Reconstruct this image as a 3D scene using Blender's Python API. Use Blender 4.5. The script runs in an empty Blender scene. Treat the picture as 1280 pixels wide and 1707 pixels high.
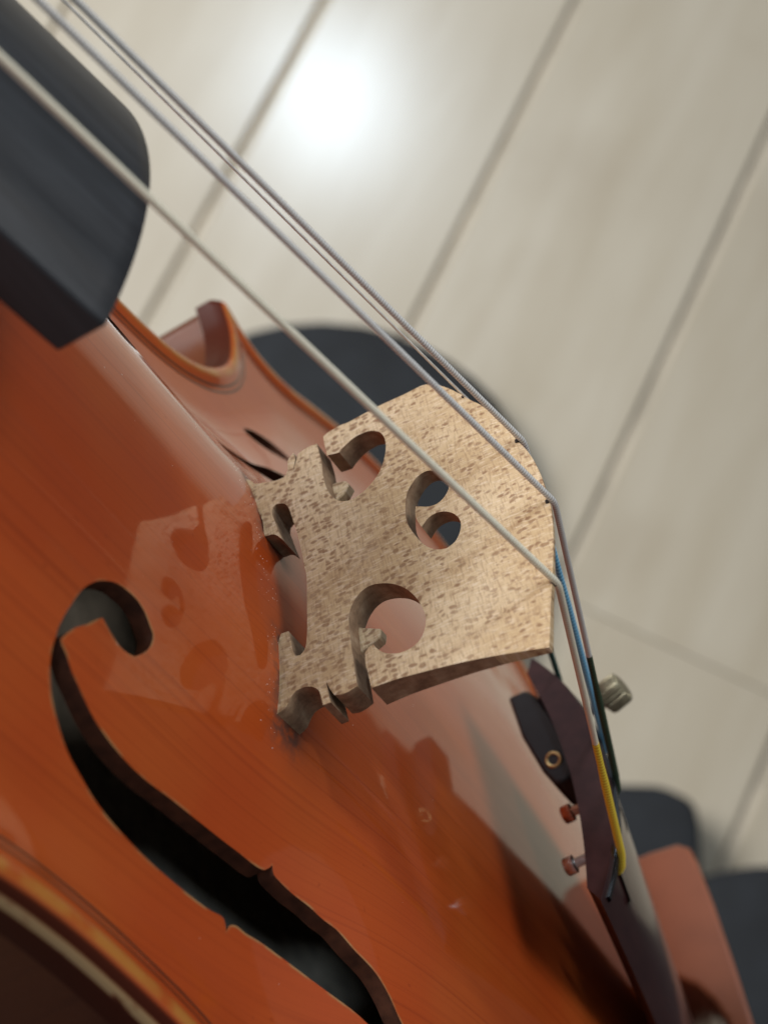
import bpy, bmesh, math, random
import numpy as np
from mathutils import Matrix, Vector
from mathutils.geometry import delaunay_2d_cdt

random.seed(7)
rng = np.random.default_rng(7)
scene = bpy.context.scene
col = scene.collection
MM = 0.001

# ---------------------------------------------------------------- camera
CAM_H = 0.80                                   # metres above the floor
VIEW_TILT = math.atan2(0.2681082, 0.96338881)  # from straight down
cam_data = bpy.data.cameras.new('camera')
cam = bpy.data.objects.new('camera', cam_data)
col.objects.link(cam)
cam.matrix_world = Matrix.Translation((0, 0, CAM_H)) @ Matrix.Rotation(VIEW_TILT, 4, 'X')
cam_data.sensor_fit = 'HORIZONTAL'
cam_data.sensor_width = 36.0
cam_data.lens = 36.0 * 2789.78 / 1280.0
cam_data.clip_start = 0.005
cam_data.clip_end = 50
cam_data.dof.use_dof = True
cam_data.dof.focus_distance = 0.188
cam_data.dof.aperture_fstop = cam_data.lens / 2.3
scene.camera = cam

# ---------------------------------------------------------------- light
world = bpy.data.worlds.new('World')
scene.world = world
world.use_nodes = True
bgn = world.node_tree.nodes['Background']
bgn.inputs[0].default_value = (0.93, 0.95, 1.0, 1)
bgn.inputs[1].default_value = 0.15

def area(name, loc, target, size, power, color, shape='DISK', size_y=None):
    ld = bpy.data.lights.new(name, 'AREA')
    ld.shape = shape
    ld.size = size
    if size_y:
        ld.size_y = size_y
    ld.energy = power
    ld.color = color
    o = bpy.data.objects.new(name, ld)
    col.objects.link(o)
    o.location = loc
    o.rotation_euler = (Vector(target) - Vector(loc)).to_track_quat('-Z', 'Y').to_euler()
    return o
# the ceiling lamp whose mirror image glows on the floor
area('ceiling_lamp', (-0.115, 1.80, 2.40), (0.0, 0.3, 0.0), 0.21, 18, (0.70, 0.85, 1.0))
# the broad pale daylight coming down from the upper left
area('window_light', (-1.25, 0.85, 2.05), (0.03, 0.15, 0.6), 1.05, 68, (0.98, 0.985, 1.0), 'RECTANGLE', 0.95)
# weaker soft fill added on the right to lift the top plate and strings
area('side_fill_light', (1.55, 0.95, 1.65), (0.03, 0.15, 0.65), 0.9, 16, (1.0, 0.985, 0.96), 'RECTANGLE', 0.9)

scene.view_settings.view_transform = 'Standard'
scene.view_settings.look = 'None'
scene.view_settings.exposure = 0.0
scene.view_settings.gamma = 1.0
scene.view_settings.use_curve_mapping = False
scene.cycles.max_bounces = 8
scene.cycles.use_denoising = True

# violin frame (millimetres: X to the tail, Y to the treble side, Z up from the top) -> world
VROT = Matrix(((0.4931933596, -0.1413492927, 0.8583592998),
               (-0.4092119284, 0.8330288284, 0.3723017174),
               (-0.7676626262, -0.5348675991, 0.3530024698)))
VCAM = Vector((-121.3348005, -137.72845029, 61.65779723))
VORG = Vector((0, 0, CAM_H)) - VROT @ (VCAM * MM)
VMAT = Matrix.Translation(VORG) @ VROT.to_4x4()

# ---------------------------------------------------------------- traced shapes (mm)
BRIDGE_OUT = [[-20.02, -0.51], [-16.82, -0.1], [-13.75, 0.33], [-10.97, 0.66], [-8.81, 1.03], [-8.01, 1.36], [-8.13, 2.1], [-9.67, 2.22], [-11.33,
    2.31], [-12.19, 2.53], [-12.34, 3.09], [-11.9, 3.66], [-10.48, 4.1], [-8.07, 4.46], [-4.93, 4.82], [-1.06, 5.24], [0.65, 5.16], [2.58, 5.12],
    [4.57, 5.02], [6.91, 4.86], [8.48, 4.66], [10.05, 4.5], [11.44, 4.27], [12.14, 3.97], [12.68, 3.41], [12.85, 2.73], [12.53, 2.28], [11.7, 2.1],
    [10.39, 2.27], [8.78, 2.51], [6.61, 2.89], [7.95, 2.01], [8.36, 0.99], [9.17, 0.94], [10.83, 0.93], [13.48, 0.56], [16.29, 0.34], [18.15, 0.16],
    [19.88, -0.03], [19.22, 0.48], [18.21, 0.92], [17.67, 1.61], [17.26, 2.56], [16.97, 3.52], [16.95, 4.36], [17.63, 4.86], [19.64, 5.2], [20.44,
    6.03], [19.47, 6.14], [16.91, 5.53], [19.11, 6.33], [19.82, 6.59], [20.14, 7.41], [20.23, 8.41], [20.19, 9.19], [19.44, 9.24], [17.59, 9.37],
    [15.96, 9.38], [13.79, 9.32], [11.9, 9.43], [10.12, 9.8], [9.22, 10.2], [8.55, 10.63], [8.03, 11.33], [7.75, 12.14], [7.9, 13.1], [8.34, 14.19],
    [9.04, 15.15], [9.84, 15.95], [10.86, 16.62], [12.19, 17.19], [13.85, 17.65], [15.4, 17.75], [16.73, 17.45], [17.65, 16.72], [18.1, 15.9], [18.18,
    14.95], [18.04, 13.95], [17.59, 13.01], [17.06, 12.22], [16.69, 11.86], [16.88, 11.14], [17.18, 10.29], [18.42, 10.23], [19.84, 10.19], [20.82,
    10.21], [21.13, 10.81], [21.3, 11.82], [21.43, 13.0], [21.31, 13.34], [21.71, 17.69], [21.73, 21.42], [21.79, 24.21], [20.5, 25.82], [18.92,
    27.02], [17.28, 28.0], [15.54, 28.94], [13.99, 29.91], [11.9, 30.74], [9.67, 31.52], [7.25, 32.24], [5.04, 32.89], [3.6, 33.36], [1.6, 33.76],
    [-1.0, 34.02], [-3.77, 34.06], [-5.98, 34.04], [-7.93, 33.83], [-9.98, 33.48], [-11.95, 33.07], [-14.8, 32.35], [-17.55, 31.61], [-19.34, 31.08],
    [-21.76, 30.46], [-24.0, 29.87], [-25.38, 29.48], [-24.74, 27.41], [-23.91, 24.7], [-22.87, 20.82], [-21.93, 16.25], [-21.4, 13.34], [-21.11,
    10.42], [-20.25, 10.4], [-18.83, 10.37], [-17.77, 10.28], [-16.44, 10.4], [-15.93, 10.54], [-15.53, 10.99], [-15.38, 11.53], [-15.96, 11.73],
    [-16.67, 12.13], [-17.36, 12.77], [-17.89, 13.62], [-18.16, 14.59], [-18.08, 15.62], [-17.64, 16.53], [-16.74, 17.24], [-15.56, 17.68], [-14.45,
    17.83], [-13.16, 17.68], [-11.6, 17.29], [-10.04, 16.61], [-8.7, 15.68], [-7.81, 14.67], [-7.2, 13.6], [-6.88, 12.48], [-7.07, 11.48], [-7.71,
    10.61], [-8.68, 9.88], [-9.79, 9.43], [-11.13, 9.2], [-12.56, 9.14], [-14.43, 9.07], [-16.52, 9.01], [-18.29, 8.96], [-20.03, 8.93], [-20.25,
    7.95], [-20.25, 7.12], [-19.9, 6.27], [-18.91, 5.9], [-17.53, 5.58], [-19.17, 5.62], [-20.66, 5.72], [-20.55, 4.81], [-19.31, 4.74], [-18.32,
    4.56], [-17.4, 3.84], [-16.98, 2.72], [-17.18, 1.77], [-17.89, 1.18], [-18.58, 0.77], [-18.92, 0.06], [-19.04, -0.41]]
BRIDGE_HEART = [[2.04, 19.53], [1.72, 20.05], [1.17, 20.94], [1.02, 21.89], [1.4, 22.77], [2.2, 23.49], [3.02, 23.83], [4.32, 23.77], [5.6, 23.22],
    [6.61, 22.41], [6.95, 21.47], [6.62, 20.49], [5.78, 19.59], [4.81, 18.93], [3.47, 18.5], [2.05, 18.22], [0.56, 18.09], [-0.9, 18.3], [-2.35,
    18.7], [-3.86, 19.24], [-4.97, 19.84], [-5.92, 20.79], [-6.3, 21.83], [-5.9, 22.85], [-4.94, 23.59], [-3.79, 24.01], [-2.82, 24.03], [-1.76,
    23.64], [-0.82, 22.85], [-0.38, 21.88], [-0.48, 20.81], [-1.18, 19.95], [-1.49, 19.64], [-0.18, 19.31], [0.95, 19.28]]
F_HOLE = [[-35.16, -31.07], [-35.31, -30.22], [-35.15, -28.61], [-34.67, -26.74], [-34.07, -25.11], [-32.94, -23.6], [-31.56, -22.5], [-30.01,
    -21.74], [-28.34, -21.47], [-26.76, -21.49], [-25.41, -21.95], [-24.32, -22.75], [-23.63, -23.24], [-23.5, -24.1], [-23.78, -25.08], [-24.61,
    -26.12], [-25.24, -26.65], [-26.19, -26.92], [-27.23, -27.0], [-28.61, -26.73], [-29.62, -26.42], [-30.67, -26.01], [-31.5, -26.81], [-32.43,
    -27.91], [-33.35, -28.74], [-34.17, -29.86], [-34.57, -30.7], [-34.33, -30.97], [-33.36, -31.38], [-31.92, -32.27], [-30.67, -32.81], [-27.55,
    -34.08], [-23.9, -34.87], [-19.09, -35.16], [-14.27, -34.86], [-8.68, -34.65], [-3.1, -34.6], [1.53, -34.51], [2.38, -33.67], [2.91, -34.36],
    [3.88, -34.64], [6.18, -35.09], [8.8, -35.48], [11.04, -36.07], [12.83, -36.41], [15.58, -37.59], [19.13, -38.96], [21.48, -40.53], [23.55,
    -42.39], [26.4, -44.6], [28.2, -47.0], [28.75, -49.3], [29.06, -49.33], [29.21, -50.18], [29.05, -51.79], [28.57, -53.66], [27.97, -55.29],
    [26.84, -56.8], [25.46, -57.9], [23.91, -58.66], [22.24, -58.93], [20.66, -58.91], [19.31, -58.45], [18.22, -57.65], [17.53, -57.16], [17.4,
    -56.3], [17.68, -55.32], [18.51, -54.28], [19.14, -53.75], [20.09, -53.48], [21.13, -53.4], [22.51, -53.67], [23.52, -53.98], [24.57, -54.39],
    [25.4, -53.59], [26.33, -52.49], [27.25, -51.66], [28.07, -50.54], [28.47, -49.7], [28.23, -49.43], [27.2, -48.9], [26.0, -47.7], [24.0, -46.4],
    [21.7, -45.3], [19.03, -44.26], [17.09, -43.59], [13.53, -42.65], [8.92, -41.56], [4.83, -40.93], [3.08, -40.81], [1.51, -40.83], [-0.24, -40.72],
    [-1.04, -41.11], [-1.27, -41.74], [-2.03, -40.82], [-4.23, -40.94], [-8.56, -40.96], [-13.97, -40.87], [-18.44, -40.57], [-22.98, -39.96],
    [-26.36, -39.01], [-28.8, -38.15], [-31.44, -36.54], [-33.4, -34.86], [-34.79, -32.82], [-35.18, -31.32]]
HALF = [(-195, 0), (-194.3, 12), (-192, 30), (-187, 50), (-178, 68), (-165, 79), (-148, 84), (-130, 83.5), (-110, 80), (-95, 77), (-82, 76), (-75,
    78), (-71, 80.8), (-68.3, 79.5), (-67, 75), (-65, 70), (-61, 65), (-54, 60), (-45, 56), (-35, 54), (-25, 53.8), (-15, 54.9), (-6, 56.6), (0,
    58.7), (3.5, 60.6), (7, 63), (10.5, 66.2), (13.6, 70), (15.7, 74), (16.8, 79), (16.9, 83.5), (16, 86.8), (15, 89.4), (16.9, 91), (19.3, 90), (22,
    88.3), (26, 87.2), (31, 87.5), (37, 89.2), (44, 92.3), (51, 95.3), (58, 98), (72, 101.6), (87, 102.7), (105, 101), (125, 94), (142, 79), (153,
    59), (159, 34), (161, 12), (161.3, 0)]

# ---------------------------------------------------------------- materials
def new_mat(name):
    m = bpy.data.materials.new(name)
    m.use_nodes = True
    nt = m.node_tree
    return m, nt, nt.nodes['Principled BSDF']

class NT:
    """small helper round a node tree"""
    def __init__(s, nt):
        s.nt = nt
    def n(s, kind, **kw):
        nd = s.nt.nodes.new(kind)
        for k, v in kw.items():
            setattr(nd, k, v)
        return nd
    def link(s, a, b):
        s.nt.links.new(a, b)
    def obj(s, scale=(1, 1, 1), rot=(0, 0, 0)):
        tc = s.n('ShaderNodeTexCoord')
        mp = s.n('ShaderNodeMapping')
        mp.inputs['Scale'].default_value = scale
        mp.inputs['Rotation'].default_value = rot
        s.link(tc.outputs['Object'], mp.inputs['Vector'])
        return mp.outputs[0]
    def noise(s, vec, scale, detail=3, rough=.5, dist=0):
        t = s.n('ShaderNodeTexNoise')
        t.inputs['Scale'].default_value = scale
        t.inputs['Detail'].default_value = detail
        t.inputs['Roughness'].default_value = rough
        t.inputs['Distortion'].default_value = dist
        s.link(vec, t.inputs['Vector'])
        return t.outputs['Fac']
    def ramp(s, fac, stops):
        r = s.n('ShaderNodeValToRGB')
        e = r.color_ramp.elements
        while len(e) < len(stops):
            e.new(.5)
        for i, (p, c) in enumerate(stops):
            e[i].position = p
            e[i].color = c if len(c) == 4 else (*c, 1)
        s.link(fac, r.inputs[0])
        return r.outputs[0]
    def mix(s, fac, a, b, mode='MIX'):
        m = s.n('ShaderNodeMix', data_type='RGBA', blend_type=mode)
        for sock, v in ((m.inputs[0], fac), (m.inputs[6], a), (m.inputs[7], b)):
            if hasattr(v, 'is_output'):
                s.link(v, sock)
            elif isinstance(v, tuple):
                sock.default_value = v if len(v) == 4 else (*v, 1)
            else:
                sock.default_value = v
        return m.outputs[2]
    def math(s, op, a, b=None, c=None, clamp=False):
        m = s.n('ShaderNodeMath', operation=op, use_clamp=clamp)
        for i, v in enumerate((a, b, c)):
            if v is None:
                continue
            if hasattr(v, 'is_output'):
                s.link(v, m.inputs[i])
            else:
                m.inputs[i].default_value = v
        return m.outputs[0]
    def mapr(s, v, a, b, c=0, d=1):
        m = s.n('ShaderNodeMapRange', interpolation_type='SMOOTHSTEP')
        s.link(v, m.inputs[0])
        for i, q in enumerate((a, b, c, d)):
            m.inputs[1 + i].default_value = q
        return m.outputs[0]
    def attr(s, name):
        a = s.n('ShaderNodeAttribute')
        a.attribute_name = name
        return a.outputs['Fac']
    def bump(s, h, strength, dist, bsdf):
        b = s.n('ShaderNodeBump')
        b.inputs['Strength'].default_value = strength
        b.inputs['Distance'].default_value = dist
        s.link(h, b.inputs['Height'])
        s.link(b.outputs[0], bsdf.inputs['Normal'])
        return b

def plain(name, color, rough=.5, metal=0., noise=0., nscale=400, bump=0., coat=0., coat_rough=.1):
    m, nt, b = new_mat(name)
    g = NT(nt)
    b.inputs['Roughness'].default_value = rough
    b.inputs['Metallic'].default_value = metal
    b.inputs['Coat Weight'].default_value = coat
    b.inputs['Coat Roughness'].default_value = coat_rough
    v = g.obj()
    f = g.noise(v, nscale, 4)
    c1 = tuple(max(0, c * (1 - noise)) for c in color)
    c2 = tuple(min(1, c * (1 + noise)) for c in color)
    g.link(g.ramp(f, [(.3, c1), (.7, c2)]), b.inputs['Base Color'])
    if bump:
        g.bump(f, bump, .0002, b)
    return m

def varnish(name, base, amber, dark, grain_axis, worn=False, coat_rough=.05, coat=1.0):
    m, nt, b = new_mat(name)
    g = NT(nt)
    # fine year lines running along the body
    sc = (6, 1700, 0) if grain_axis == 'X' else (400, 60, 60)
    lines = g.noise(g.obj(sc), 1.0, 3, .6)
    sc2 = (4, 330, 0) if grain_axis == 'X' else (150, 20, 20)
    wide = g.noise(g.obj(sc2), 1.0, 2)
    cloud = g.noise(g.obj(), 34, 3)
    c = g.mix(g.mapr(cloud, .35, .7), base, amber)
    c = g.mix(g.math('MULTIPLY', g.mapr(lines, .48, .70), .36), c, dark)
    c = g.mix(g.math('MULTIPLY', g.mapr(wide, .5, .75), .12), c, dark)
    speck = g.noise(g.obj(), 900, 2)
    c = g.mix(g.math('MULTIPLY', g.mapr(speck, .70, .78), .35), c, dark)
    if worn:
        de = g.attr('edge_mm')
        df = g.attr('hole_mm')
        wn = g.noise(g.obj(), 260, 4)
        # varnish rubbed thin on the raised rim, gone on the outermost corner
        rim = g.math('MULTIPLY', g.mapr(de, 3.0, 2.2), g.mapr(de, .95, 1.5))
        c = g.mix(g.math('MULTIPLY', rim, g.mapr(wn, .25, .6)), c, (.50, .19, .035))
        tip = g.math('MULTIPLY', g.mapr(de, .30, .12), g.mapr(g.noise(g.obj((180, 700, 700)), 1., 4), .33, .50))
        tip = g.math('MULTIPLY', tip, g.mapr(g.attr('bare'), .86, .98))
        c = g.mix(tip, c, (.58, .38, .18))
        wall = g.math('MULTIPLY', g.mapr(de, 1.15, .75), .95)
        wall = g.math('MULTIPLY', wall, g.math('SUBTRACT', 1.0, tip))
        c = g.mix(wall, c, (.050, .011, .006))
        hr = g.math('MULTIPLY', g.mapr(df, .30, .06), g.mapr(g.noise(g.obj(), 300, 3), .42, .62))
        c = g.mix(hr, c, (.42, .21, .08))
        # grey rosin dust and grime around the bridge feet
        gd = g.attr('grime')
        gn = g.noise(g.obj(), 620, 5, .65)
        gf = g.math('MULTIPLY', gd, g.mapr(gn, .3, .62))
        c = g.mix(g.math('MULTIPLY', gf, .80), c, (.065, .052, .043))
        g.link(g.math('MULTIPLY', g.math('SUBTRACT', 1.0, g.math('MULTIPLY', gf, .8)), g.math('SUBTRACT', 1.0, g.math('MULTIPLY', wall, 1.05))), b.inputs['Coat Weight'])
    else:
        b.inputs['Coat Weight'].default_value = coat
    g.link(c, b.inputs['Base Color'])
    b.inputs['Roughness'].default_value = .42
    b.inputs['Specular IOR Level'].default_value = .12
    sm = g.noise(g.obj(), 95, 4, .6)
    g.link(g.mapr(sm, .35, .75, coat_rough * .8, coat_rough * 2.0), b.inputs['Coat Roughness'])
    b.inputs['Coat IOR'].default_value = 1.48
    h = g.math('ADD', g.math('MULTIPLY', lines, .5), g.noise(g.obj(), 700, 2))
    g.bump(h, .035, .0003, b)
    return m

M_TOP = varnish('varnished_spruce', (.47, .070, .011), (.50, .096, .016), (.25, .030, .006), 'X', worn=True)
M_RIB = varnish('varnished_maple', (.150, .042, .015), (.19, .056, .019), (.07, .018, .008), 'Y', coat_rough=.22, coat=.25)
M_RAW = plain('bare_inner_spruce', (.42, .36, .28), .8, noise=.2, nscale=300, bump=.1)
M_CUT = plain('stained_cut_edge', (.105, .034, .016), .55, noise=.4, nscale=700, bump=.1)
M_PURF = plain('black_purfling', (.035, .018, .010), .35, noise=.3, coat=.6)
M_CHIN = plain('chin_rest_wood', (.27, .082, .034), .38, noise=.10, nscale=120, coat=.9, coat_rough=.20)
M_BLACK = plain('black_plastic', (.012, .012, .013), .42, noise=.2)
M_DARKSLOT = plain('slot_shade_and_graphite', (.02, .012, .010), .7, noise=.3)  # shade colour for slots and bore, graphite tone for the string notches
M_STEEL = plain('worn_steel', (.55, .54, .52), .33, metal=1., noise=.15, nscale=900)
M_COPPER = plain('copper_screw', (.55, .30, .20), .3, metal=1., noise=.2, nscale=900)
M_BRASS = plain('brass_ring', (.62, .44, .20), .32, metal=1., noise=.2, nscale=900)
M_KNOB = plain('nickel_knob', (.34, .30, .20), .42, metal=.85, noise=.25, nscale=800)
M_FABRIC = plain('black_fabric', (.0065, .0078, .0095), .85, noise=.35, nscale=60, bump=.2)
M_DUST = plain('rosin_grain', (.75, .66, .58), .6, noise=.2)
M_BONE = plain('nut_ebony', (.02, .02, .02), .5, noise=.2)

def ebony():
    m, nt, b = new_mat('ebony_fingerboard')
    g = NT(nt)
    f = g.noise(g.obj((25, 700, 700)), 1.0, 4, .6)
    g.link(g.ramp(f, [(.3, (.021, .024, .029)), (.7, (.040, .0445, .052))]), b.inputs['Base Color'])
    b.inputs['Roughness'].default_value = .44
    b.inputs['Specular IOR Level'].default_value = .6
    g.bump(f, .12, .0002, b)
    return m
M_EBONY = ebony()

def rosewood():
    m, nt, b = new_mat('rosewood_tailpiece')
    g = NT(nt)
    f = g.noise(g.obj((40, 500, 500)), 1.0, 4, .6)
    g.link(g.ramp(f, [(.3, (.034, .012, .012)), (.7, (.058, .021, .020))]), b.inputs['Base Color'])
    b.inputs['Roughness'].default_value = .33
    b.inputs['Coat Weight'].default_value = .7
    b.inputs['Coat Roughness'].default_value = .10
    g.bump(f, .10, .0002, b)
    return m
M_ROSE = rosewood()

def bridge_maple():
    m, nt, b = new_mat('bridge_maple')
    g = NT(nt)
    tc = g.n('ShaderNodeTexCoord').outputs['Object']
    dis = g.n('ShaderNodeTexNoise')
    dis.inputs['Scale'].default_value = 500
    dis.inputs['Detail'].default_value = 2
    g.link(tc, dis.inputs['Vector'])
    off = g.n('ShaderNodeVectorMath', operation='MULTIPLY_ADD')
    g.link(dis.outputs['Color'], off.inputs[0])
    off.inputs[1].default_value = (.0011, .0011, .0011)
    g.link(tc, off.inputs[2])
    mp = g.n('ShaderNodeMapping')
    mp.inputs['Rotation'].default_value = (math.radians(8), 0, 0)
    mp.inputs['Scale'].default_value = (300, 1500, 940)
    g.link(off.outputs[0], mp.inputs['Vector'])
    # medullary flecks
    vo = g.n('ShaderNodeTexVoronoi', feature='F1')
    vo.inputs['Scale'].default_value = 1.0
    g.link(mp.outputs[0], vo.inputs['Vector'])
    sep = g.n('ShaderNodeSeparateColor')
    g.link(vo.outputs['Color'], sep.inputs[0])
    keep = g.mapr(sep.outputs[0], .22, .40)
    fleck = g.math('MULTIPLY', g.mapr(g.math('ADD', vo.outputs['Distance'], g.math('MULTIPLY', sep.outputs[1], .16)), .58, .33), keep)
    patch = g.mapr(g.noise(tc, 110, 2), .30, .55, .45, 1)
    fleck = g.math('MULTIPLY', fleck, patch)
    # fine cross-hatch of fibres
    h1 = g.noise(g.obj((200, 620, 4000)), 1.0, 3, .6)
    h2 = g.noise(g.obj((200, 3600, 700)), 1.0, 3, .6)
    cloud = g.noise(tc, 85, 3)
    c = g.mix(g.mapr(cloud, .32, .68), (.53, .365, .195), (.66, .495, .305))
    c = g.mix(g.math('MULTIPLY', g.mapr(h1, .45, .68), .52), c, (.29, .16, .08))
    c = g.mix(g.math('MULTIPLY', g.mapr(h2, .50, .68), .48), c, (.76, .62, .46))
    c = g.mix(g.math('MULTIPLY', g.mapr(h2, .48, .28), .30), c, (.34, .19, .09))
    c = g.mix(g.math('MULTIPLY', fleck, .74), c, (.215, .10, .045))
    g.link(c, b.inputs['Base Color'])
    b.inputs['Roughness'].default_value = .62
    b.inputs['Specular IOR Level'].default_value = .3
    hh = g.math('ADD', g.math('MULTIPLY', h1, .6), g.math('MULTIPLY', h2, .6))
    g.bump(hh, .18, .00025, b)
    # the sawn walls carry a darker material of their own
    return m
M_BRIDGE = bridge_maple()
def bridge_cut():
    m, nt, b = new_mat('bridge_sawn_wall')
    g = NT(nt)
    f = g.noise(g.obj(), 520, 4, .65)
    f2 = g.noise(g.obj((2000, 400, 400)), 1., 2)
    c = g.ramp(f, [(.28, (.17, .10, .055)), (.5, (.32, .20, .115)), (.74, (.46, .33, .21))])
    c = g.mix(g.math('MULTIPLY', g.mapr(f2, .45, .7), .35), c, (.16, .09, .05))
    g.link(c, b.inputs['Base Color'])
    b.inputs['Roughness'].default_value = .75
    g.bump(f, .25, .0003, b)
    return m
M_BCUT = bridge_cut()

def wound(name, c1, c2, metal, rough, pitch):
    m, nt, b = new_mat(name)
    g = NT(nt)
    w = g.n('ShaderNodeTexWave', wave_type='BANDS', bands_direction='X')
    w.inputs['Scale'].default_value = 2 * math.pi / pitch / 20.0
    w.inputs['Distortion'].default_value = .6
    w.inputs['Detail'].default_value = 1
    uv = g.n('ShaderNodeUVMap')
    g.link(uv.outputs[0], w.inputs['Vector'])
    g.link(g.ramp(w.outputs['Fac'], [(.15, c1), (.75, c2)]), b.inputs['Base Color'])
    b.inputs['Metallic'].default_value = metal
    b.inputs['Roughness'].default_value = rough
    g.bump(w.outputs['Fac'], .5, .00008, b)
    return m
M_WIRE_G = wound('silver_winding', (.80, .74, .56), (.98, .93, .76), .0, .36, .00036)
M_WIRE = wound('aluminium_winding', (.55, .545, .525), (.88, .87, .84), .0, .34, .00036)
M_WIRE_E = wound('plain_steel_string', (.80, .78, .74), (.90, .88, .84), .3, .3, .002)
def silk(name, dark, light):
    return wound(name, dark, light, 0, .7, .00060)
M_YEL = silk('yellow_silk', (.82, .52, .02), (1.0, .82, .08))
M_BLUE = silk('blue_silk', (.08, .36, .66), (.30, .68, .95))
M_GREEN = silk('green_silk', (.012, .035, .018), (.035, .075, .035))
M_TEAL = silk('dark_green_silk', (.008, .045, .040), (.02, .09, .075))

def floor_mat():
    m, nt, b = new_mat('pale_laminate_plank')
    g = NT(nt)
    oi = g.n('ShaderNodeObjectInfo')
    ofs = g.n('ShaderNodeVectorMath', operation='MULTIPLY_ADD')
    tc = g.n('ShaderNodeTexCoord')
    comb = g.n('ShaderNodeCombineXYZ')
    g.link(g.math('MULTIPLY', oi.outputs['Random'], 37.0), comb.inputs[0])
    g.link(g.math('MULTIPLY', oi.outputs['Random'], 11.0), comb.inputs[1])
    add = g.n('ShaderNodeVectorMath', operation='ADD')
    g.link(tc.outputs['Object'], add.inputs[0])
    g.link(comb.outputs[0], add.inputs[1])
    mp = g.n('ShaderNodeMapping')
    mp.inputs['Scale'].default_value = (1.0, 6.0, 1.0)
    g.link(add.outputs[0], mp.inputs['Vector'])
    a = g.noise(mp.outputs[0], 6.5, 4, .55, .3)
    f = g.noise(add.outputs[0], 9, 3, .5, .3)
    c = g.ramp(a, [(.25, (.355, .300, .212)), (.55, (.402, .350, .262)), (.80, (.438, .388, .300))])
    c = g.mix(g.math('MULTIPLY', g.mapr(f, .50, .75), .30), c, (.27, .212, .138))
    c = g.mix(g.math('MULTIPLY', oi.outputs['Random'], .30), c, (.32, .268, .19))
    g.link(c, b.inputs['Base Color'])
    b.inputs['Roughness'].default_value = .45
    b.inputs['Specular IOR Level'].default_value = .4
    b.inputs['Coat Weight'].default_value = .55
    b.inputs['Coat Roughness'].default_value = .20
    fine = g.noise(mp.outputs[0], 160, 3)
    g.bump(fine, .04, .0004, b)
    return m
M_FLOOR = floor_mat()
M_GROOVE = plain('plank_groove', (.42, .365, .28), .7, noise=.2, nscale=30)

# ---------------------------------------------------------------- object helpers
def mesh_obj(name, verts, faces, mats, parent=None, smooth=True, sharp=None, mat_index=None, scale=MM, uvs=None):
    me = bpy.data.meshes.new(name)
    me.from_pydata([tuple(float(c) * scale for c in v) for v in verts], [], [tuple(int(i) for i in f) for f in faces])
    for m in (mats if isinstance(mats, (list, tuple)) else [mats]):
        me.materials.append(m)
    if mat_index is not None:
        me.polygons.foreach_set('material_index', np.asarray(mat_index, dtype=np.int32))
    me.polygons.foreach_set('use_smooth', [smooth] * len(me.polygons))
    if uvs is not None:
        uvl = me.uv_layers.new(name='UVMap')
        li = np.empty(len(me.loops), dtype=np.int32)
        me.loops.foreach_get('vertex_index', li)
        uvl.data.foreach_set('uv', np.asarray(uvs, dtype=np.float32)[li].ravel())
    me.update()
    if sharp is not None:
        me.set_sharp_from_angle(angle=math.radians(sharp))
    o = bpy.data.objects.new(name, me)
    col.objects.link(o)
    if parent is not None:
        o.parent = parent
    return o

def tag(o, label=None, category=None, group=None, kind=None):
    if label: o['label'] = label
    if category: o['category'] = category
    if group: o['group'] = group
    if kind: o['kind'] = kind
    return o

def spline(pts, step, closed=False, corner=48):
    """centripetal Catmull-Rom through pts; turns sharper than `corner` degrees stay corners"""
    P = np.array(pts, float)
    n = len(P)
    def turn(i):
        a = P[i] - P[(i - 1) % n]
        b = P[(i + 1) % n] - P[i]
        c = np.dot(a, b) / (np.linalg.norm(a) * np.linalg.norm(b) + 1e-12)
        return math.degrees(math.acos(max(-1, min(1, c))))
    cor = [turn(i) > corner for i in range(n)]
    if not closed:
        cor[0] = cor[-1] = True
    out = []
    for i in range(n if closed else n - 1):
        p1, p2 = P[i], P[(i + 1) % n]
        p0 = 2 * p1 - p2 if cor[i] else P[(i - 1) % n]
        p3 = 2 * p2 - p1 if cor[(i + 1) % n] else P[(i + 2) % n]
        k = max(1, int(math.ceil(np.linalg.norm(p2 - p1) / step)))
        t1 = max(np.linalg.norm(p1 - p0), 1e-6) ** .5
        t2 = t1 + max(np.linalg.norm(p2 - p1), 1e-6) ** .5
        t3 = t2 + max(np.linalg.norm(p3 - p2), 1e-6) ** .5
        for j in range(k):
            t = t1 + (t2 - t1) * j / k
            A1 = (t1 - t) / t1 * p0 + t / t1 * p1
            A2 = (t2 - t) / (t2 - t1) * p1 + (t - t1) / (t2 - t1) * p2
            A3 = (t3 - t) / (t3 - t2) * p2 + (t - t2) / (t3 - t2) * p3
            B1 = (t2 - t) / t2 * A1 + t / t2 * A2
            B2 = (t3 - t) / (t3 - t1) * A2 + (t - t1) / (t3 - t1) * A3
            out.append((t2 - t) / (t2 - t1) * B1 + (t - t1) / (t2 - t1) * B2)
    if not closed:
        out.append(P[-1])
    return np.array(out)

def seg_dist(P, loop):
    a = loop
    b = np.roll(loop, -1, 0)
    ab = b - a
    L = (ab ** 2).sum(1) + 1e-12
    out = np.empty(len(P))
    for i in range(0, len(P), 1500):
        p = P[i:i + 1500, None, :]
        t = np.clip(((p - a) * ab).sum(2) / L, 0, 1)
        out[i:i + 1500] = np.sqrt((((a + t[..., None] * ab) - p) ** 2).sum(2).min(1))
    return out

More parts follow.
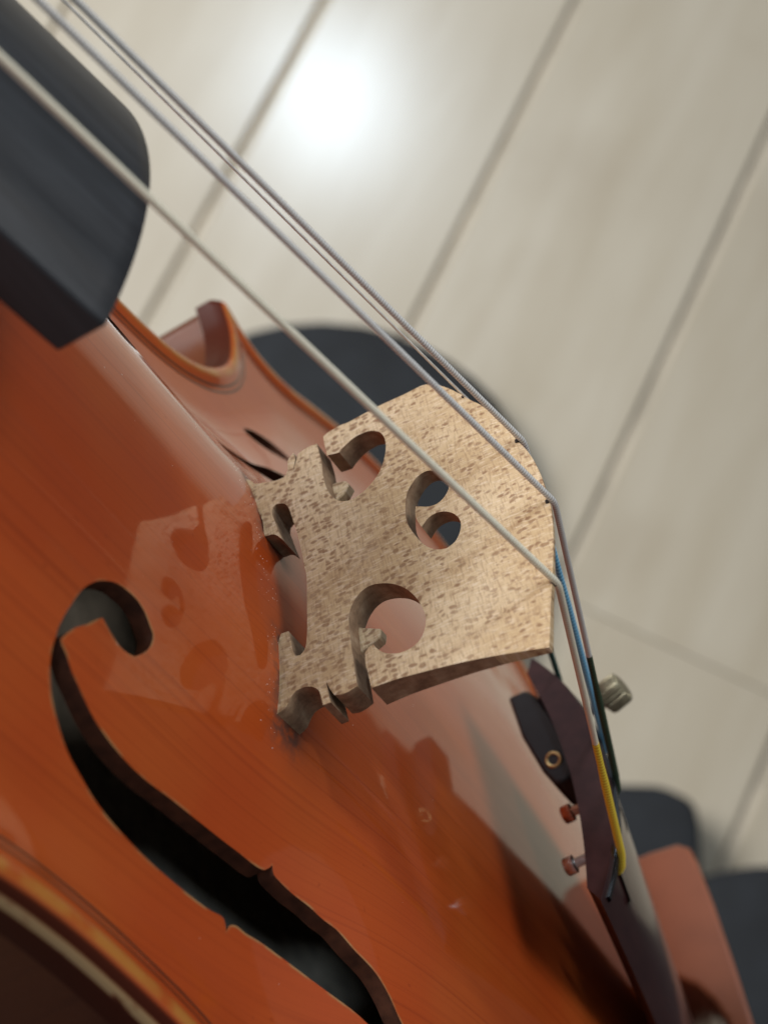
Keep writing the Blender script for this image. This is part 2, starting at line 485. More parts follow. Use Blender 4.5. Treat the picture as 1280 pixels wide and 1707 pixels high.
def inside(P, loop):
    x, y = P[:, 0], P[:, 1]
    res = np.zeros(len(P), bool)
    n = len(loop)
    j = n - 1
    for i in range(n):
        xi, yi = loop[i]
        xj, yj = loop[j]
        if yi != yj:
            c = ((yi > y) != (yj > y)) & (x < (xj - xi) * (y - yi) / (yj - yi) + xi)
            res ^= c
        j = i
    return res

def cdt(points, loops, keep):
    """constrained triangulation of points with closed loops (index lists); keep(centroids)->mask"""
    edges = []
    for l in loops:
        edges += [(l[i], l[(i + 1) % len(l)]) for i in range(len(l))]
    r = delaunay_2d_cdt([Vector((float(p[0]), float(p[1]))) for p in points], edges, [], 0, 1e-5, True)
    V = np.array([tuple(v) for v in r[0]])
    F = np.array([f for f in r[2] if len(f) == 3])
    cen = V[F].mean(1)
    F = F[keep(cen)]
    # orient counter-clockwise
    a, b, c = V[F[:, 0]], V[F[:, 1]], V[F[:, 2]]
    s = (b[:, 0] - a[:, 0]) * (c[:, 1] - a[:, 1]) - (b[:, 1] - a[:, 1]) * (c[:, 0] - a[:, 0])
    F[s < 0] = F[s < 0][:, ::-1]
    return V, F

def boundary(F):
    """directed boundary edges of an oriented triangle list"""
    e = {}
    for t in F:
        for i in range(3):
            e[(t[i], t[(i + 1) % 3])] = 1
    return [k for k in e if (k[1], k[0]) not in e]

def tube(name, path, radius, mat, parent, sides=12, step=None, caps=True):
    P = [Vector(p) for p in path]
    n = len(P)
    rad = radius if isinstance(radius, (list, tuple)) else [radius] * n
    verts, uvs, faces = [], [], []
    up = Vector((0.13, 1, 0.2)).normalized()
    s = 0.0
    for i in range(n):
        t = (P[min(i + 1, n - 1)] - P[max(i - 1, 0)]).normalized()
        a = t.cross(up).normalized()
        b = t.cross(a)
        if i:
            s += (P[i] - P[i - 1]).length
        for k in range(sides):
            q = 2 * math.pi * k / sides
            verts.append(P[i] + (a * math.cos(q) + b * math.sin(q)) * rad[i])
            uvs.append((s * MM, k / sides))
    for i in range(n - 1):
        for k in range(sides):
            k2 = (k + 1) % sides
            faces.append((i * sides + k, i * sides + k2, (i + 1) * sides + k2, (i + 1) * sides + k))
    if caps:
        faces.append(tuple(range(sides))[::-1])
        faces.append(tuple((n - 1) * sides + k for k in range(sides)))
    return mesh_obj(name, verts, faces, mat, parent, sharp=60, uvs=uvs)

def loft(name, rings, mat, parent, closed=True, caps=True, sharp=40):
    n = len(rings[0])
    verts = [p for r in rings for p in r]
    faces = []
    for i in range(len(rings) - 1):
        for k in range(n if closed else n - 1):
            k2 = (k + 1) % n
            faces.append((i * n + k, i * n + k2, (i + 1) * n + k2, (i + 1) * n + k))
    if caps:
        faces.append(tuple(range(n))[::-1])
        faces.append(tuple((len(rings) - 1) * n + k for k in range(n)))
    o = mesh_obj(name, verts, faces, mat, parent, sharp=sharp)
    fix_normals(o)
    return o

def fix_normals(o):
    bm = bmesh.new()
    bm.from_mesh(o.data)
    bmesh.ops.recalc_face_normals(bm, faces=bm.faces)
    bm.to_mesh(o.data)
    bm.free()

def bevel(o, w, seg=2, angle=40):
    m = o.modifiers.new('bevel', 'BEVEL')
    m.width = w * MM
    m.segments = seg
    m.limit_method = 'ANGLE'
    m.angle_limit = math.radians(angle)
    return o

def prism(name, poly_yz, x0, x1, mat, parent, bev=0., seg=2):
    """closed polygon in the Y-Z plane pushed along X"""
    n = len(poly_yz)
    f0 = x0 if callable(x0) else (lambda y, z: x0)
    f1 = x1 if callable(x1) else (lambda y, z: x1)
    verts = [(f0(y, z), y, z) for y, z in poly_yz] + [(f1(y, z), y, z) for y, z in poly_yz]
    faces = [tuple(range(n)), tuple(range(2 * n - 1, n - 1, -1))]
    faces += [(k, k + n, (k + 1) % n + n, (k + 1) % n) for k in range(n)]
    o = mesh_obj(name, verts, faces, mat, parent, sharp=35)
    fix_normals(o)
    if bev:
        bevel(o, bev, seg)
    return o

# ================================================================ the floor
floor = mesh_obj('floor', [(-2.6, -2.6, -.0035), (2.6, -2.6, -.0035), (2.6, 2.6, -.0035), (-2.6, 2.6, -.0035)], [(0, 1, 2, 3)], M_GROOVE, scale=1)
tag(floor, 'pale greige laminate plank floor below the violin', 'floor', kind='structure')
PW, PL, GAP = 0.1238, 0.92, 0.0048
ANG = math.radians(-115.46)
ux = Vector((math.cos(ANG), math.sin(ANG), 0))
uy = Vector((-math.sin(ANG), math.cos(ANG), 0))
def plank_mesh():
    l, w, b = PL / 2 - .00012, (PW - GAP) / 2, .0012
    verts = [(-l, -w, -.008), (l, -w, -.008), (l, w, -.008), (-l, w, -.008),
             (-l, -w, -b), (l, -w, -b), (l, w, -b), (-l, w, -b),
             (-l + .0002, -w + b, 0), (l - .0002, -w + b, 0), (l - .0002, w - b, 0), (-l + .0002, w - b, 0)]
    faces = [(8, 9, 10, 11)]
    for a in (0, 4):
        for k in range(4):
            faces.append((a + k, a + (k + 1) % 4, a + 4 + (k + 1) % 4, a + 4 + k))
    me = bpy.data.meshes.new('plank')
    me.from_pydata(verts, [], faces)
    me.materials.append(M_FLOOR)
    return me
pm = plank_mesh()
# grooves seen in the photograph fall on offset -0.0013 + k * PW
for r in range(-12, 13):
    c0 = -0.0013 + (r + .5) * PW
    shift = {0: -0.199}.get(r, random.uniform(0, PL))
    for k in range(-3, 3):
        u = shift + (k + .5) * PL
        if abs(u) > 2.3:
            continue
        o = bpy.data.objects.new('plank', pm)
        o.parent = floor
        p = ux * u + uy * c0
        o.location = (p.x, p.y, 0)
        o.rotation_euler = (0, 0, ANG)
        col.objects.link(o)

# ================================================================ the violin
violin = bpy.data.objects.new('violin', None)
col.objects.link(violin)
violin.matrix_world = VMAT
violin.empty_display_size = .05
tag(violin, 'glossy orange-brown violin with pale maple bridge, held above the pale floor', 'violin')

half = spline(HALF, 1.1)
OUT = np.vstack([half, half[-2:0:-1] * [1, -1]])
WX = np.array([(-200, 20), (-190, 45), (-170, 72), (-145, 78), (-110, 74), (-88, 69), (-70, 63), (-58, 55), (-45, 51), (-28, 49.8), (-8, 48), (4, 50), (12, 56), (20, 68), (30, 78), (45, 84), (60, 90), (85, 97), (110, 95), (130, 87), (145, 75), (156, 55), (165, 35)], float)
LX = np.array([(-200, 0), (-190, .6), (-170, 3.4), (-140, 7.2), (-100, 10.4), (-60, 11.8), (-20, 11.9), (20, 11.8), (55, 11.2), (90, 9.4), (125, 6), (145, 3), (156, .8), (165, 0)], float)
def smooth_tab(tab, sig):
    xs = np.arange(-210, 175.5, 1.0)
    v = np.interp(xs, tab[:, 0], tab[:, 1])
    k = np.exp(-.5 * (np.arange(-40, 41) / sig) ** 2)
    k /= k.sum()
    return xs, np.convolve(np.pad(v, 40, mode='edge'), k, 'valid')
WS, LS = smooth_tab(WX, 4), smooth_tab(LX, 9)
def sstep(x):
    x = np.clip(x, 0, 1)
    return x * x * x * (x * (6 * x - 15) + 10)
ZC = -11.4
def ztop(P, d=None):
    P = np.atleast_2d(np.asarray(P, float))
    if d is None:
        d = seg_dist(P, OUT)
    W = np.interp(P[:, 0], *WS)
    H = np.interp(P[:, 0], *LS)
    t = np.clip(np.abs(P[:, 1]) / W, 0, 1)
    arch = H * (.5 + .5 * np.cos(np.pi * t ** 1.6)) * sstep((d - 2.5) / 13)
    rim = .65 * np.exp(-((d - 2.0) / 1.7) ** 2)
    u = np.clip(1 - d / 1.6, 0, 1)
    rnd = -1.7 * (1 - np.sqrt(np.clip(1 - u * u, 0, 1)))
    return ZC + arch + rim + rnd + .4

def normals2d(loop):
    t = np.roll(loop, -1, 0) - np.roll(loop, 1, 0)
    t /= np.linalg.norm(t, axis=1)[:, None] + 1e-12
    return np.stack([-t[:, 1], t[:, 0]], 1)
ON = normals2d(OUT)
if not inside((OUT[40] + ON[40] * 2)[None], OUT)[0]:
    ON = -ON
def ring(d, loop=OUT, nrm=ON, tol=.06):
    R_ = loop + nrm * d
    dd = seg_dist(R_, loop)
    return R_[(np.abs(dd - d) < tol * d + .02) & inside(R_, OUT)]

FB = spline(F_HOLE, .7, closed=True, corner=60)          # bass f-hole
FT = FB * [1, -1]                                          # treble f-hole, its stem a little slimmer
slim = sstep((19 - np.abs(FT[:, 0] + 2)) / 8)
FT[:, 1] += slim * ((FT[:, 1] - 38.2) * -.42 - .6)
def top_plate():
    pts = [OUT, FB, FT]
    for d in (.12, .35, .7, 1.1, 1.6, 2.2, 2.9, 3.7, 4.6, 5.6):
        pts.append(ring(d))
    for L in (FB, FT):
        nn = normals2d(L)
        for sgn in (1, -1):
            for d in (.12, .42, .9):
                r_ = L + nn * d * sgn
                dd = seg_dist(r_, L)
                pts.append(r_[(np.abs(dd - d) < .05) & ~inside(r_, L)])
    g = []
    for x0, x1, st in ((-196, -62, 3.2), (-62, 66, 1.3), (66, 162, 3.2)):
        xs = np.arange(x0, x1, st)
        ys = np.arange(-105, 105.1, st)
        G = np.stack(np.meshgrid(xs, ys), -1).reshape(-1, 2)
        G = G + rng.uniform(-.04, .04, G.shape)
        g.append(G)
    g = np.vstack(g)
    g = g[inside(g, OUT)]
    g = g[seg_dist(g, OUT) > 6.3]
    for L in (FB, FT):
        g = g[(seg_dist(g, L) > 1.35) & ~inside(g, L)]
    pts.append(g)
    P = np.vstack(pts)
    n0, n1, n2 = len(OUT), len(FB), len(FT)
    loops = [list(range(n0)), list(range(n0, n0 + n1)), list(range(n0 + n1, n0 + n1 + n2))]
    V, F = cdt(P, loops, lambda c: inside(c, OUT) & ~inside(c, FB) & ~inside(c, FT))
    d = seg_dist(V, OUT)
    zt = ztop(V, d)
    zb = np.minimum(zt - 2.5, -15.6 + .9 * np.clip(1 - d / 1.5, 0, 1) ** 2)
    zb = np.where(d > 6, zt - 2.5, zb)
    dh = np.minimum(seg_dist(V, FB), seg_dist(V, FT))
    zb = zb + .65 * np.clip(1 - dh / 6, 0, 1)
    n = len(V)
    verts = np.vstack([np.c_[V, zt], np.c_[V, zb]])
    faces = [tuple(f) for f in F] + [(f[0] + n, f[2] + n, f[1] + n) for f in F]
    mi = [0] * len(F) + [1] * len(F)
    used = d < .02
    for a, b in boundary(F):
        faces.append((b, a, a + n, b + n))
        mi.append(0 if used[a] and used[b] else 2)
    o = mesh_obj('top_plate', verts, faces, [M_TOP, M_RAW, M_CUT], violin, smooth=True, mat_index=mi, sharp=50)
    df = np.minimum(seg_dist(V, FB), seg_dist(V, FT))
    # exact normals of the arch, so that its mirror images stay clean
    e = .25
    zx = (ztop(V + [e, 0]) - ztop(V - [e, 0])) / (2 * e)
    zy = (ztop(V + [0, e]) - ztop(V - [0, e])) / (2 * e)
    nn = np.stack([-zx, -zy, np.ones(n)], 1)
    nn /= np.linalg.norm(nn, axis=1)[:, None]
    me = o.data
    li = np.empty(len(me.loops), dtype=np.int32)
    me.loops.foreach_get('vertex_index', li)
    cn = np.zeros((len(li), 3))
    k = len(F) * 3
    ok = d[li[:k]] > 2.3
    cn[:k][ok] = nn[li[:k]][ok]
    me.normals_split_custom_set([tuple(c) for c in cn])
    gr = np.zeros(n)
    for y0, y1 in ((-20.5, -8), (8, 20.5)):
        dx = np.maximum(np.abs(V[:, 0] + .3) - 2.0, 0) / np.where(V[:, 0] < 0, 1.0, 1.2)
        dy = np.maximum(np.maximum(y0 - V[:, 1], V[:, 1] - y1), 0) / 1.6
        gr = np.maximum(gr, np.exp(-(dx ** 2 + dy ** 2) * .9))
    bare = np.clip(1 - np.abs(V[:, 0] + 22) / 28, 0, 1) * (V[:, 1] < 0)
    for nm, arr in (('edge_mm', d), ('hole_mm', df), ('grime', gr), ('bare', np.clip(bare * 3, 0, 1))):
        at = o.data.attributes.new(nm, 'FLOAT', 'POINT')
        low = arr * 0 if nm == 'bare' else arr
        at.data.foreach_set('value', np.concatenate([arr, low]).astype(np.float32))
    return o
plate = top_plate()

def purfling_strip(d0, d1):
    A = OUT + ON * d0
    B = OUT + ON * d1
    ok = (np.abs(seg_dist(A, OUT) - d0) < .15) & (np.abs(seg_dist(B, OUT) - d1) < .2)
    za, zb = ztop(A) + .035, ztop(B) + .035
    n = len(OUT)
    verts = np.vstack([np.c_[A, za], np.c_[B, zb]])
    faces = [(i, (i + 1) % n, (i + 1) % n + n, i + n) for i in range(n) if ok[i] and ok[(i + 1) % n]]
    return mesh_obj('purfling', verts, faces, M_PURF, plate)
purfling_strip(3.9, 4.25)
purfling_strip(4.85, 5.2)

def rib():
    off = 2.4 - 1.3 * np.exp(-(np.minimum(np.hypot(OUT[:, 0] - 17, np.abs(OUT[:, 1]) - 90), np.hypot(OUT[:, 0] + 70, np.abs(OUT[:, 1]) - 80)) / 9) ** 2)
    A = OUT + ON * off[:, None]
    ok = np.abs(seg_dist(A, OUT) - off) < .25
    A = A[ok]
    B = A + ON[ok] * .9
    verts, faces = [], []
    n = len(A)
    for R_ in (A, B):
        for z in (-14.6, -45.5):
            verts += [(x, y, z) for x, y in R_]
    for i in range(n):
        j = (i + 1) % n
        faces.append((i, j, j + n, i + n))
        faces.append((j + 2 * n, i + 2 * n, i + 3 * n, j + 3 * n))
    return mesh_obj('rib', verts, faces, [M_RIB, M_RAW], violin, mat_index=[0, 0] * n, sharp=60)
rib()

def back():
    O2 = OUT[::2]
    g = np.stack(np.meshgrid(np.arange(-194, 161, 7.), np.arange(-103, 104, 7.)), -1).reshape(-1, 2) + rng.uniform(-.1, .1, (51 * 30, 2))
    g = g[inside(g, O2)]
    g = g[seg_dist(g, O2) > 4]
    P = np.vstack([O2, g])
    V, F = cdt(P, [list(range(len(O2)))], lambda c: inside(c, O2))
    d = seg_dist(V, OUT)
    a = ztop(V, d) - ZC - .4
    a = np.maximum(a, 0) * .95
    zi, zo = -45.4 - a, -49.0 - a
    n = len(V)
    faces = [tuple(f) for f in F] + [(f[0] + n, f[2] + n, f[1] + n) for f in F]
    mi = [1] * len(F) + [0] * len(F)
    for p, q in boundary(F):
        faces.append((q, p, p + n, q + n))
        mi.append(0)
    return mesh_obj('back_plate', np.vstack([np.c_[V, zi], np.c_[V, zo]]), faces, [M_RIB, M_RAW], violin, mat_index=mi, sharp=50)
back()

# ---------------------------------------------------------------- bridge
def make_bridge():
    O = spline(BRIDGE_OUT, .5, closed=True, corner=40)
    H = spline(BRIDGE_HEART, .4, closed=True, corner=40)
    g = np.stack(np.meshgrid(np.arange(-26, 26, 1.1), np.arange(-1, 35, 1.1)), -1).reshape(-1, 2) + rng.uniform(-.05, .05, (48 * 33, 2))
    g = g[inside(g, O) & ~inside(g, H)]
    g = g[(seg_dist(g, O) > .45) & (seg_dist(g, H) > .45)]
    P = np.vstack([O, H, g])
    V, F = cdt(P, [list(range(len(O))), list(range(len(O), len(O) + len(H)))], lambda c: inside(c, O) & ~inside(c, H))
    n = len(V)
    db = np.minimum(seg_dist(V, O), seg_dist(V, H))
    # the feet are fitted to the arch: push the soles down onto the plate
    z = V[:, 1].copy()
    sole = (z < 1.5)
    zt = ztop(np.c_[np.zeros(n), V[:, 0]])
    z = np.where(sole, z + (zt - .05 - np.interp(V[:, 0], [-20, -8.3, 8.3, 20], [-.5, 1.0, .95, 0])) * np.clip((2.2 - z) / 1.4, 0, 1), z)
    bulge = .25 * np.sin(np.clip(z / 33, 0, 1) * np.pi)
    cham = .10 * np.clip(1 - db / .3, 0, 1)
    xf = -2.2 + .085 * z - bulge + cham
    xb = 2.35 - .033 * z - cham
    verts = np.vstack([np.c_[xf, V[:, 0], z], np.c_[xb, V[:, 0], z]])
    faces = [(f[0], f[2], f[1]) for f in F] + [(f[0] + n, f[1] + n, f[2] + n) for f in F]
    mi = [0] * (2 * len(F))
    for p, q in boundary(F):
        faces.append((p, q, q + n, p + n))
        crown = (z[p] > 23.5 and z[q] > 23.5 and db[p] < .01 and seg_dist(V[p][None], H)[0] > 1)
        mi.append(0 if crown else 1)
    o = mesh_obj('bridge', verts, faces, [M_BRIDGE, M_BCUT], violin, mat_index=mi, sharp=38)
    fix_normals(o)
    o['label'] = 'pale flecked maple bridge'
    return o
bridge = make_bridge()
# little spurs left standing at the rear mouths of the two side openings
for pts in (((-9.6, 9.1), (-10.6, 10.4), (-11.6, 11.9), (-12.7, 11.6), (-13.2, 10.2), (-13.6, 8.9)),
            ((11.2, 9.3), (11.9, 10.6), (13.0, 11.5), (14.0, 11.0), (14.4, 9.9), (14.6, 8.9))):
    prism('spur', pts, 0.7, 2.2, M_BRIDGE, bridge, .2)

# graphite-dark notches worn under the strings
for y, z in ((-17.0, 31.95), (-5.7, 34.0), (5.5, 32.85), (16.7, 28.3)):
    zz = z - .25
    prism('string_notch', [(y - .30, zz - .15), (y - .36, zz + .22), (y + .26, zz + .22), (y + .18, zz - .10)], -2.2 + .085 * zz - .06, 1.2, M_DARKSLOT, bridge)

# ---------------------------------------------------------------- fingerboard, neck
def fb_ring(x):
    k = (x + 54) / -271.0
    hw = 20.9 + (12.0 - 20.9) * k
    ze = 15.2 + .118 * (x + 54)                  # height of the playing edge
    R_ = 42.0
    ring_ = []
    for i in range(25):
        y = hw * (-1 + i / 12)
        ring_.append((x, y, ze + math.sqrt(R_ * R_ - y * y) - math.sqrt(R_ * R_ - hw * hw)))
    th = 5.0
    ring_.append((x, hw - .25, ze - th))
    hollow = 3.0 if x > -190 else .0
    for i in range(1, 10):
        y = (hw - .25) * (1 - i / 5)
        ring_.append((x, y, ze - th + hollow * (1 - (y / hw) ** 2)))
    ring_.append((x, -(hw - .25), ze - th))
    return ring_
fb_x = [-54, -54.25, -56, -60, -70, -90, -120, -160, -189, -191, -240, -290, -325]
def fb_rings():
    rs = []
    for i, x in enumerate(fb_x):
        r_ = fb_ring(x)
        if i == 0:
            c = np.mean(r_, 0)
            r_ = [(x, p[1] * .988, c[2] + (p[2] - c[2]) * .95) for p in r_]
        rs.append(r_)
    return rs
fingerboard = bevel(loft('fingerboard', fb_rings(), M_EBONY, violin, sharp=42), .35, 2, 50)

nk = []
for x, w, top, bot in ((-188, 14.5, -.5, -42), (-196, 15, -1.2, -40), (-204, 14.5, -2.2, -26), (-216, 13, -3.8, -21), (-250, 12.2, -7.8, -24), (-300, 11.2, -13.8, -29), (-326, 11, -16.8, -31), (-345, 10.5, -22, -37), (-395, 8, -31, -47)):
    r_ = []
    for i in range(9):
        a = math.pi * i / 8
        r_.append((x, w * math.cos(a), top - (top - bot) * math.sin(a)))
    nk.append(r_)
neck = loft('neck', nk, M_RIB, violin, sharp=50)
tube('scroll', [(-402, -11, -41), (-402, -6, -41), (-402, 6, -41), (-402, 11, -41)], [9, 13, 13, 9], M_RIB, neck, 24)
prism('nut', [(-11.8, -22), (-11.8, -17.4), (-6, -14.4), (0, -13.4), (6, -14.4), (11.8, -17.4), (11.8, -22)], -329, -325.1, M_BONE, neck, .4)

# ---------------------------------------------------------------- tailpiece
def tp_top(x):
    """half width, edge height, crest rise of the tailpiece at x"""
    k = (x - 53) / 98.0
    hw = 21.3 - 9.5 * min(1, k) ** .75
    ze = 12.6 - .205 * (x - 53)
    rise = 5.9 - 2.6 * k
    return hw, ze, rise
TP_SHIFT = 2.0
def tp_ring(x, inset=0.):
    hw, ze, rise = tp_top(x)
    hw -= inset
    rise -= inset * .5
    top, bot = [], []
    yc = TP_SHIFT * max(0, 1 - (x - 53) / 60)
    N = 22
    for i in range(N + 1):
        s = -1 + 2 * i / N
        y = hw * s + yc
        top.append((x, y, ze + rise * (1 - abs(s) ** 2.3)))
    th = 4.6 * min(1.0, 1 - .25 * (x - 53) / 98)
    for i in range(N - 1, 0, -1):
        s = -1 + 2 * i / N
        y = hw * s * .97 + yc
        bot.append((x, y, ze - 1.7 + (rise + 1.7 - th - inset) * (1 - abs(s) ** 2.0)))
    return top + bot
tailpiece = loft('tailpiece', [tp_ring(53, .35), tp_ring(53.3, .05), tp_ring(56), tp_ring(62), tp_ring(72), tp_ring(85), tp_ring(100), tp_ring(118), tp_ring(135), tp_ring(148), tp_ring(151, 1.0)], M_ROSE, violin, sharp=55)

# black string rest near the wide end
fr0, fr1 = [], []
rings_ = []
for x, up_ in ((54.6, -.2), (54.8, .45), (56.0, .45), (56.3, -.2)):
    hw, ze, rise = tp_top(x)
    rings_.append([(x, hw * s * .95 + TP_SHIFT * max(0, 1 - (x - 53) / 60), ze + rise * (1 - abs(s * .95) ** 2.3) + up_) for s in np.linspace(-1, 1, 23)])
loft('string_rest', rings_, M_BLACK, tailpiece, closed=False, caps=False, sharp=50)

def on_tail(x, y, up_=0):
    hw, ze, rise = tp_top(x)
    yc = TP_SHIFT * max(0, 1 - (x - 53) / 60)
    return (x, y, ze + rise * (1 - min(1, abs((y - yc) / hw)) ** 2.3) + up_)
# dark strips on the surface; shade of slots and key holes put into colour
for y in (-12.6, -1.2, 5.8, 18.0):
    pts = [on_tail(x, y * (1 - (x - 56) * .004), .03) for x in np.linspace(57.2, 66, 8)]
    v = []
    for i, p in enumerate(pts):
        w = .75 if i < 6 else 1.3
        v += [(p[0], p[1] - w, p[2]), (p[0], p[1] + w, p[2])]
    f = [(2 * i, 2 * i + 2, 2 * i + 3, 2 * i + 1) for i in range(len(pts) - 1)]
    mesh_obj('slot_shade', v, f, M_DARKSLOT, tailpiece)

# fine tuner on the treble side: lever under the tailpiece, bushing, knurled knob
lever_poly = [(21.3, 6.5), (21.2, 9.4), (19.4, 10.6), (15.0, 12.0), (10.5, 12.9), (5.6, 13.0), (3.4, 12.4), (3.2, 9.9), (6.4, 8.6), (13.6, 7.0)]
prism('tuner_lever', lever_poly, 56.5, 63, M_BLACK, tailpiece, .5)
def torus(name, c, axis, R_, r_, mat, parent, n=28, m=10):
    ax = Vector(axis).normalized()
    a = ax.orthogonal().normalized()
    b = ax.cross(a)
    v, f = [], []
    for i in range(n):
        q = 2 * math.pi * i / n
        d = a * math.cos(q) + b * math.sin(q)
        for j in range(m):
            w = 2 * math.pi * j / m
            v.append(Vector(c) + d * (R_ + r_ * math.cos(w)) + ax * r_ * math.sin(w))
    for i in range(n):
        for j in range(m):
            f.append((i * m + j, ((i + 1) % n) * m + j, ((i + 1) % n) * m + (j + 1) % m, i * m + (j + 1) % m))
    o = mesh_obj(name, v, f, mat, parent)
    fix_normals(o)
    return o
torus('bushing', (56.2, 7.0, 10.75), (1, .35, 0), .98, .28, M_BRASS, tailpiece)
tube('bore_shade', [(56.3, 7.0, 10.75), (56.1, 6.95, 10.75)], .85, M_DARKSLOT, tailpiece, 20)  # closed dark disc, the hole's shade put into its colour
def knurled(name, base, axis, R_, h, teeth, mat, parent):
    ax = Vector(axis).normalized()
    a = ax.orthogonal().normalized()
    b = ax.cross(a)
    prof = [(0, R_ * .55), (.08 * h, R_ * .92), (.2 * h, R_), (.8 * h, R_), (.93 * h, R_ * .92), (h, R_ * .7)]
    n = teeth * 4
    rings2 = []
    for z, r_ in prof:
        rr = []
        for i in range(n):
            q = 2 * math.pi * i / n
            k = 1 - (.075 if i % 4 in (0, 1) else 0)
            rr.append(tuple(Vector(base) + ax * z + (a * math.cos(q) + b * math.sin(q)) * r_ * k))
        rings2.append(rr)
    return loft(name, rings2, mat, parent, sharp=25)
KN = (61.5, 17.0, 18.6)
tube('tuner_screw', [(KN[0] + .9, KN[1], KN[2] - 7), (KN[0], KN[1], KN[2] + 1)], .9, M_STEEL, tailpiece, 14)
knurled('tuner_knob', KN, (-.15, .18, 1), 2.45, 3.9, 22, M_KNOB, tailpiece)
for (y, z) in ((-1.6, 10.6), (-9.4, 9.0)):
    s_ = tube('adjusting_screw', [(57.2, y, z - 1.0), (57.2, y, z - .85), (57.2, y, z + .4), (57.2, y, z + .55), (57.2, y, z + 2.6)], [1.05, 1.25, 1.25, .7, .7], M_COPPER if y > -5 else M_STEEL, tailpiece, 20)
tube('tail_loop', [(150, -3.5, -6.2), (156, -3.5, -8.0), (163.5, -3, -12), (165, 0, -14), (163.5, 3, -12), (156, 3.5, -8.0), (150, 3.5, -6.2)], .8, M_BLACK, tailpiece, 10)

# ---------------------------------------------------------------- chin rest
chin_poly = [(42.4, -8.2), (42.2, 1), (41.4, 6.6), (39.5, 8.6), (36, 9.1), (27, 9.4), (15, 9.4), (3, 9.2), (-12, 9.0), (-28, 9.0), (-46, 9.6), (-58, 10.5), (-60, 7), (-56, 3), (-44, .5), (-30, -1.5), (-22, -4), (-17.5, -3), (-14.2, 1.6), (-9.5, 4.0), (-4, 5.0), (1, 5.1), (5.4, 4.8), (9.5, 3.7), (13.6, 1.7), (16.2, -.8), (18, -4.5), (19, -8.2)]
chin = prism('chin_rest', chin_poly, 135, 159, M_CHIN, violin, 3.0, 5)
for v in chin.data.vertices:                    # the cup dips towards the tail
    if v.co.x > .150 and v.co.z > .0045:
        v.co.z -= .0095
    elif v.co.x > .150 and v.co.z > -.003:
        v.co.z -= .006
chin['label'] = 'brown wooden chin rest arching over the tailpiece'

# ---------------------------------------------------------------- strings
def string(name, y_nut, crown, rest, slot, r, wire, silk_mat, silk_from, label):
    zc = crown[2] + r
    nut = (-327, y_nut, -12.8 - (.09 * y_nut ** 2) * .3)
    b0 = (crown[0] + .05, crown[1], zc)
    b1 = (crown[0] + 1.3, crown[1] + (rest[1] - crown[1]) * .025, zc - .12)
    r1 = (rest[0], rest[1], rest[2] + r)
    path = [nut]
    v0, v1 = Vector(nut), Vector(b0)
    for t in (.5, .7, .8, .85, .9, .94, .97, .985, .995):
        path.append(v0.lerp(v1, t))
    path += [b0, Vector(b0).lerp(Vector(b1), .5) + Vector((0, 0, .05)), b1]
    v0, v1 = Vector(b1), Vector(r1)
    k = silk_from
    for t in (.03, .1, .3, .5, .7, .9):
        if t < k:
            path.append(v0.lerp(v1, t))
    mid = v0.lerp(v1, k)
    path.append(mid)
    o = tube('string', path, r, wire, violin, 14)
    o['label'] = label
    sp = [v0.lerp(v1, k - .012)]
    for i in range(1, 6):
        sp.append(v0.lerp(v1, k + (1 - k) * i / 6))
    sp += [Vector(r1), Vector(r1) + Vector((1.0, 0, -.35)), Vector(slot) + Vector((-.6, 0, .5)), Vector(slot), Vector(slot) + Vector((.4, 0, -1.6))]
    rs = max(r * 1.32, .42)
    tube('silk_winding', sp, [r * 1.08] * 2 + [rs] * (len(sp) - 2), silk_mat, o, 14)
    return o
string('G', -8.2, (.75, -17.0, 31.6), on_tail(54.6, -12.4, .45), on_tail(58.0, -12.6, .1), .40, M_WIRE_G, M_YEL, .55, 'pale silver string nearest, yellow silk at its tail end')
string('D', -2.7, (.75, -5.7, 34.0), on_tail(54.6, -1.0, .45), on_tail(58.0, -1.2, .1), .36, M_WIRE, M_GREEN, .52, 'grey wound string with dark green silk at its tail end')
string('A', 2.7, (.75, 5.5, 32.85), on_tail(54.6, 6.0, .45), on_tail(58.0, 5.8, .1), .36, M_WIRE, M_BLUE, .26, 'grey wound string with blue silk at its tail end')
string('E', 8.2, (.75, 16.7, 28.3), on_tail(54.9, 18.6, .45), on_tail(60.5, 18.2, .1), .15, M_WIRE_E, M_TEAL, .74, 'thin plain steel string on the far side')

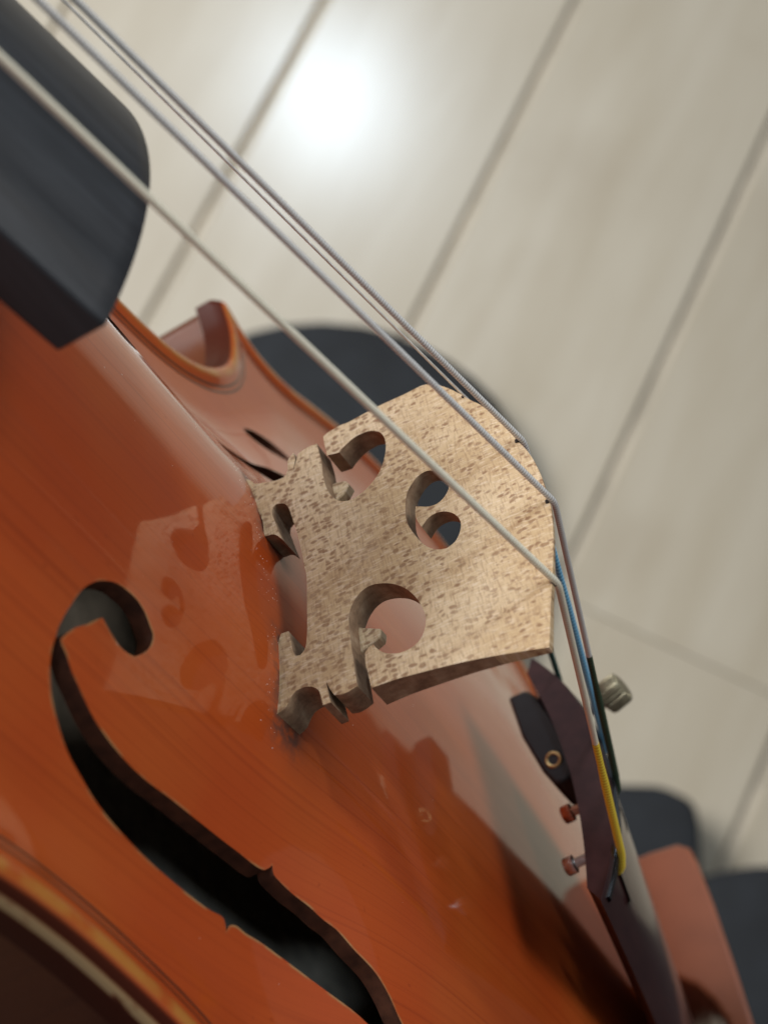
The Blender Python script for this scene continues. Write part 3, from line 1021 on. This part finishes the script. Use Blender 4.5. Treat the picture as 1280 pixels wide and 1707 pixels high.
# ---------------------------------------------------------------- loose rosin grains
def grains():
    v, f = [], []
    spots = []
    for _ in range(130):
        spots.append((random.gauss(-3.5, 1.6), random.uniform(-22, 22), random.uniform(.02, .07)))
    for _ in range(24):
        spots.append((random.uniform(-34, 48), random.uniform(-44, 20), random.uniform(.03, .09)))
    Z = ztop([(s[0], s[1]) for s in spots])
    hit = inside(np.array([(s[0], s[1]) for s in spots]), FB)
    for (x, y, r), z, bad in zip(spots, Z, hit):
        if bad:
            continue
        b = len(v)
        for k in range(5):
            q = 2 * math.pi * k / 5 + random.random()
            v.append((x + r * math.cos(q) * random.uniform(.7, 1.3), y + r * math.sin(q) * random.uniform(.7, 1.3), z))
        v.append((x, y, z + r * .8))
        for k in range(5):
            f.append((b + k, b + (k + 1) % 5, b + 5))
    o = mesh_obj('rosin_dust', v, f, M_DUST, plate, smooth=False)
    o['kind'] = 'stuff'
grains()

# ================================================================ dark things beyond the violin
def pad(name, center, half_size, rotz, label, category, e=2.6):
    """rounded, slightly uneven upholstered block standing on the floor"""
    nu, nv = 40, 20
    v, f = [], []
    for j in range(nv + 1):
        ph = -math.pi / 2 + math.pi * j / nv
        for i in range(nu):
            th = 2 * math.pi * i / nu
            def p(c, ex):
                return math.copysign(abs(c) ** (2 / ex), c)
            x = p(math.cos(ph), e) * p(math.cos(th), e)
            y = p(math.cos(ph), e) * p(math.sin(th), e)
            z = p(math.sin(ph), e)
            w = 1 + .02 * math.sin(3 * th + 2 * ph) + .015 * math.sin(5 * th)
            v.append((x * half_size[0] * w, y * half_size[1] * w, z * half_size[2]))
    for j in range(nv):
        for i in range(nu):
            f.append((j * nu + i, j * nu + (i + 1) % nu, (j + 1) * nu + (i + 1) % nu, (j + 1) * nu + i))
    o = mesh_obj(name, v, f, M_FABRIC, scale=1)
    o.location = center
    o.rotation_euler = (0, 0, rotz)
    tag(o, label, category)
    return o
pad('floor_cushion', (-.030, .200, .021), (.100, .115, .020), 0, 'dark rounded cushion-like shape on the floor behind the bridge', 'cushion', 2.3)
pad('fabric_block', (.089, .000, .021), (.052, .085, .020), 0, 'small black block-shaped item on the floor beyond the chin rest', 'block', 9)
pad('fabric_bundle', (.262, -.092, .021), (.155, .128, .020), -.17, 'black fabric item at the lower right edge of the picture', 'fabric', 6)
seat = pad('upholstered_seat', (.94, .48, .171), (.60, .98, .170), .13, 'dark upholstered seat right of the frame, seen only mirrored in the varnish', 'seat', 9)
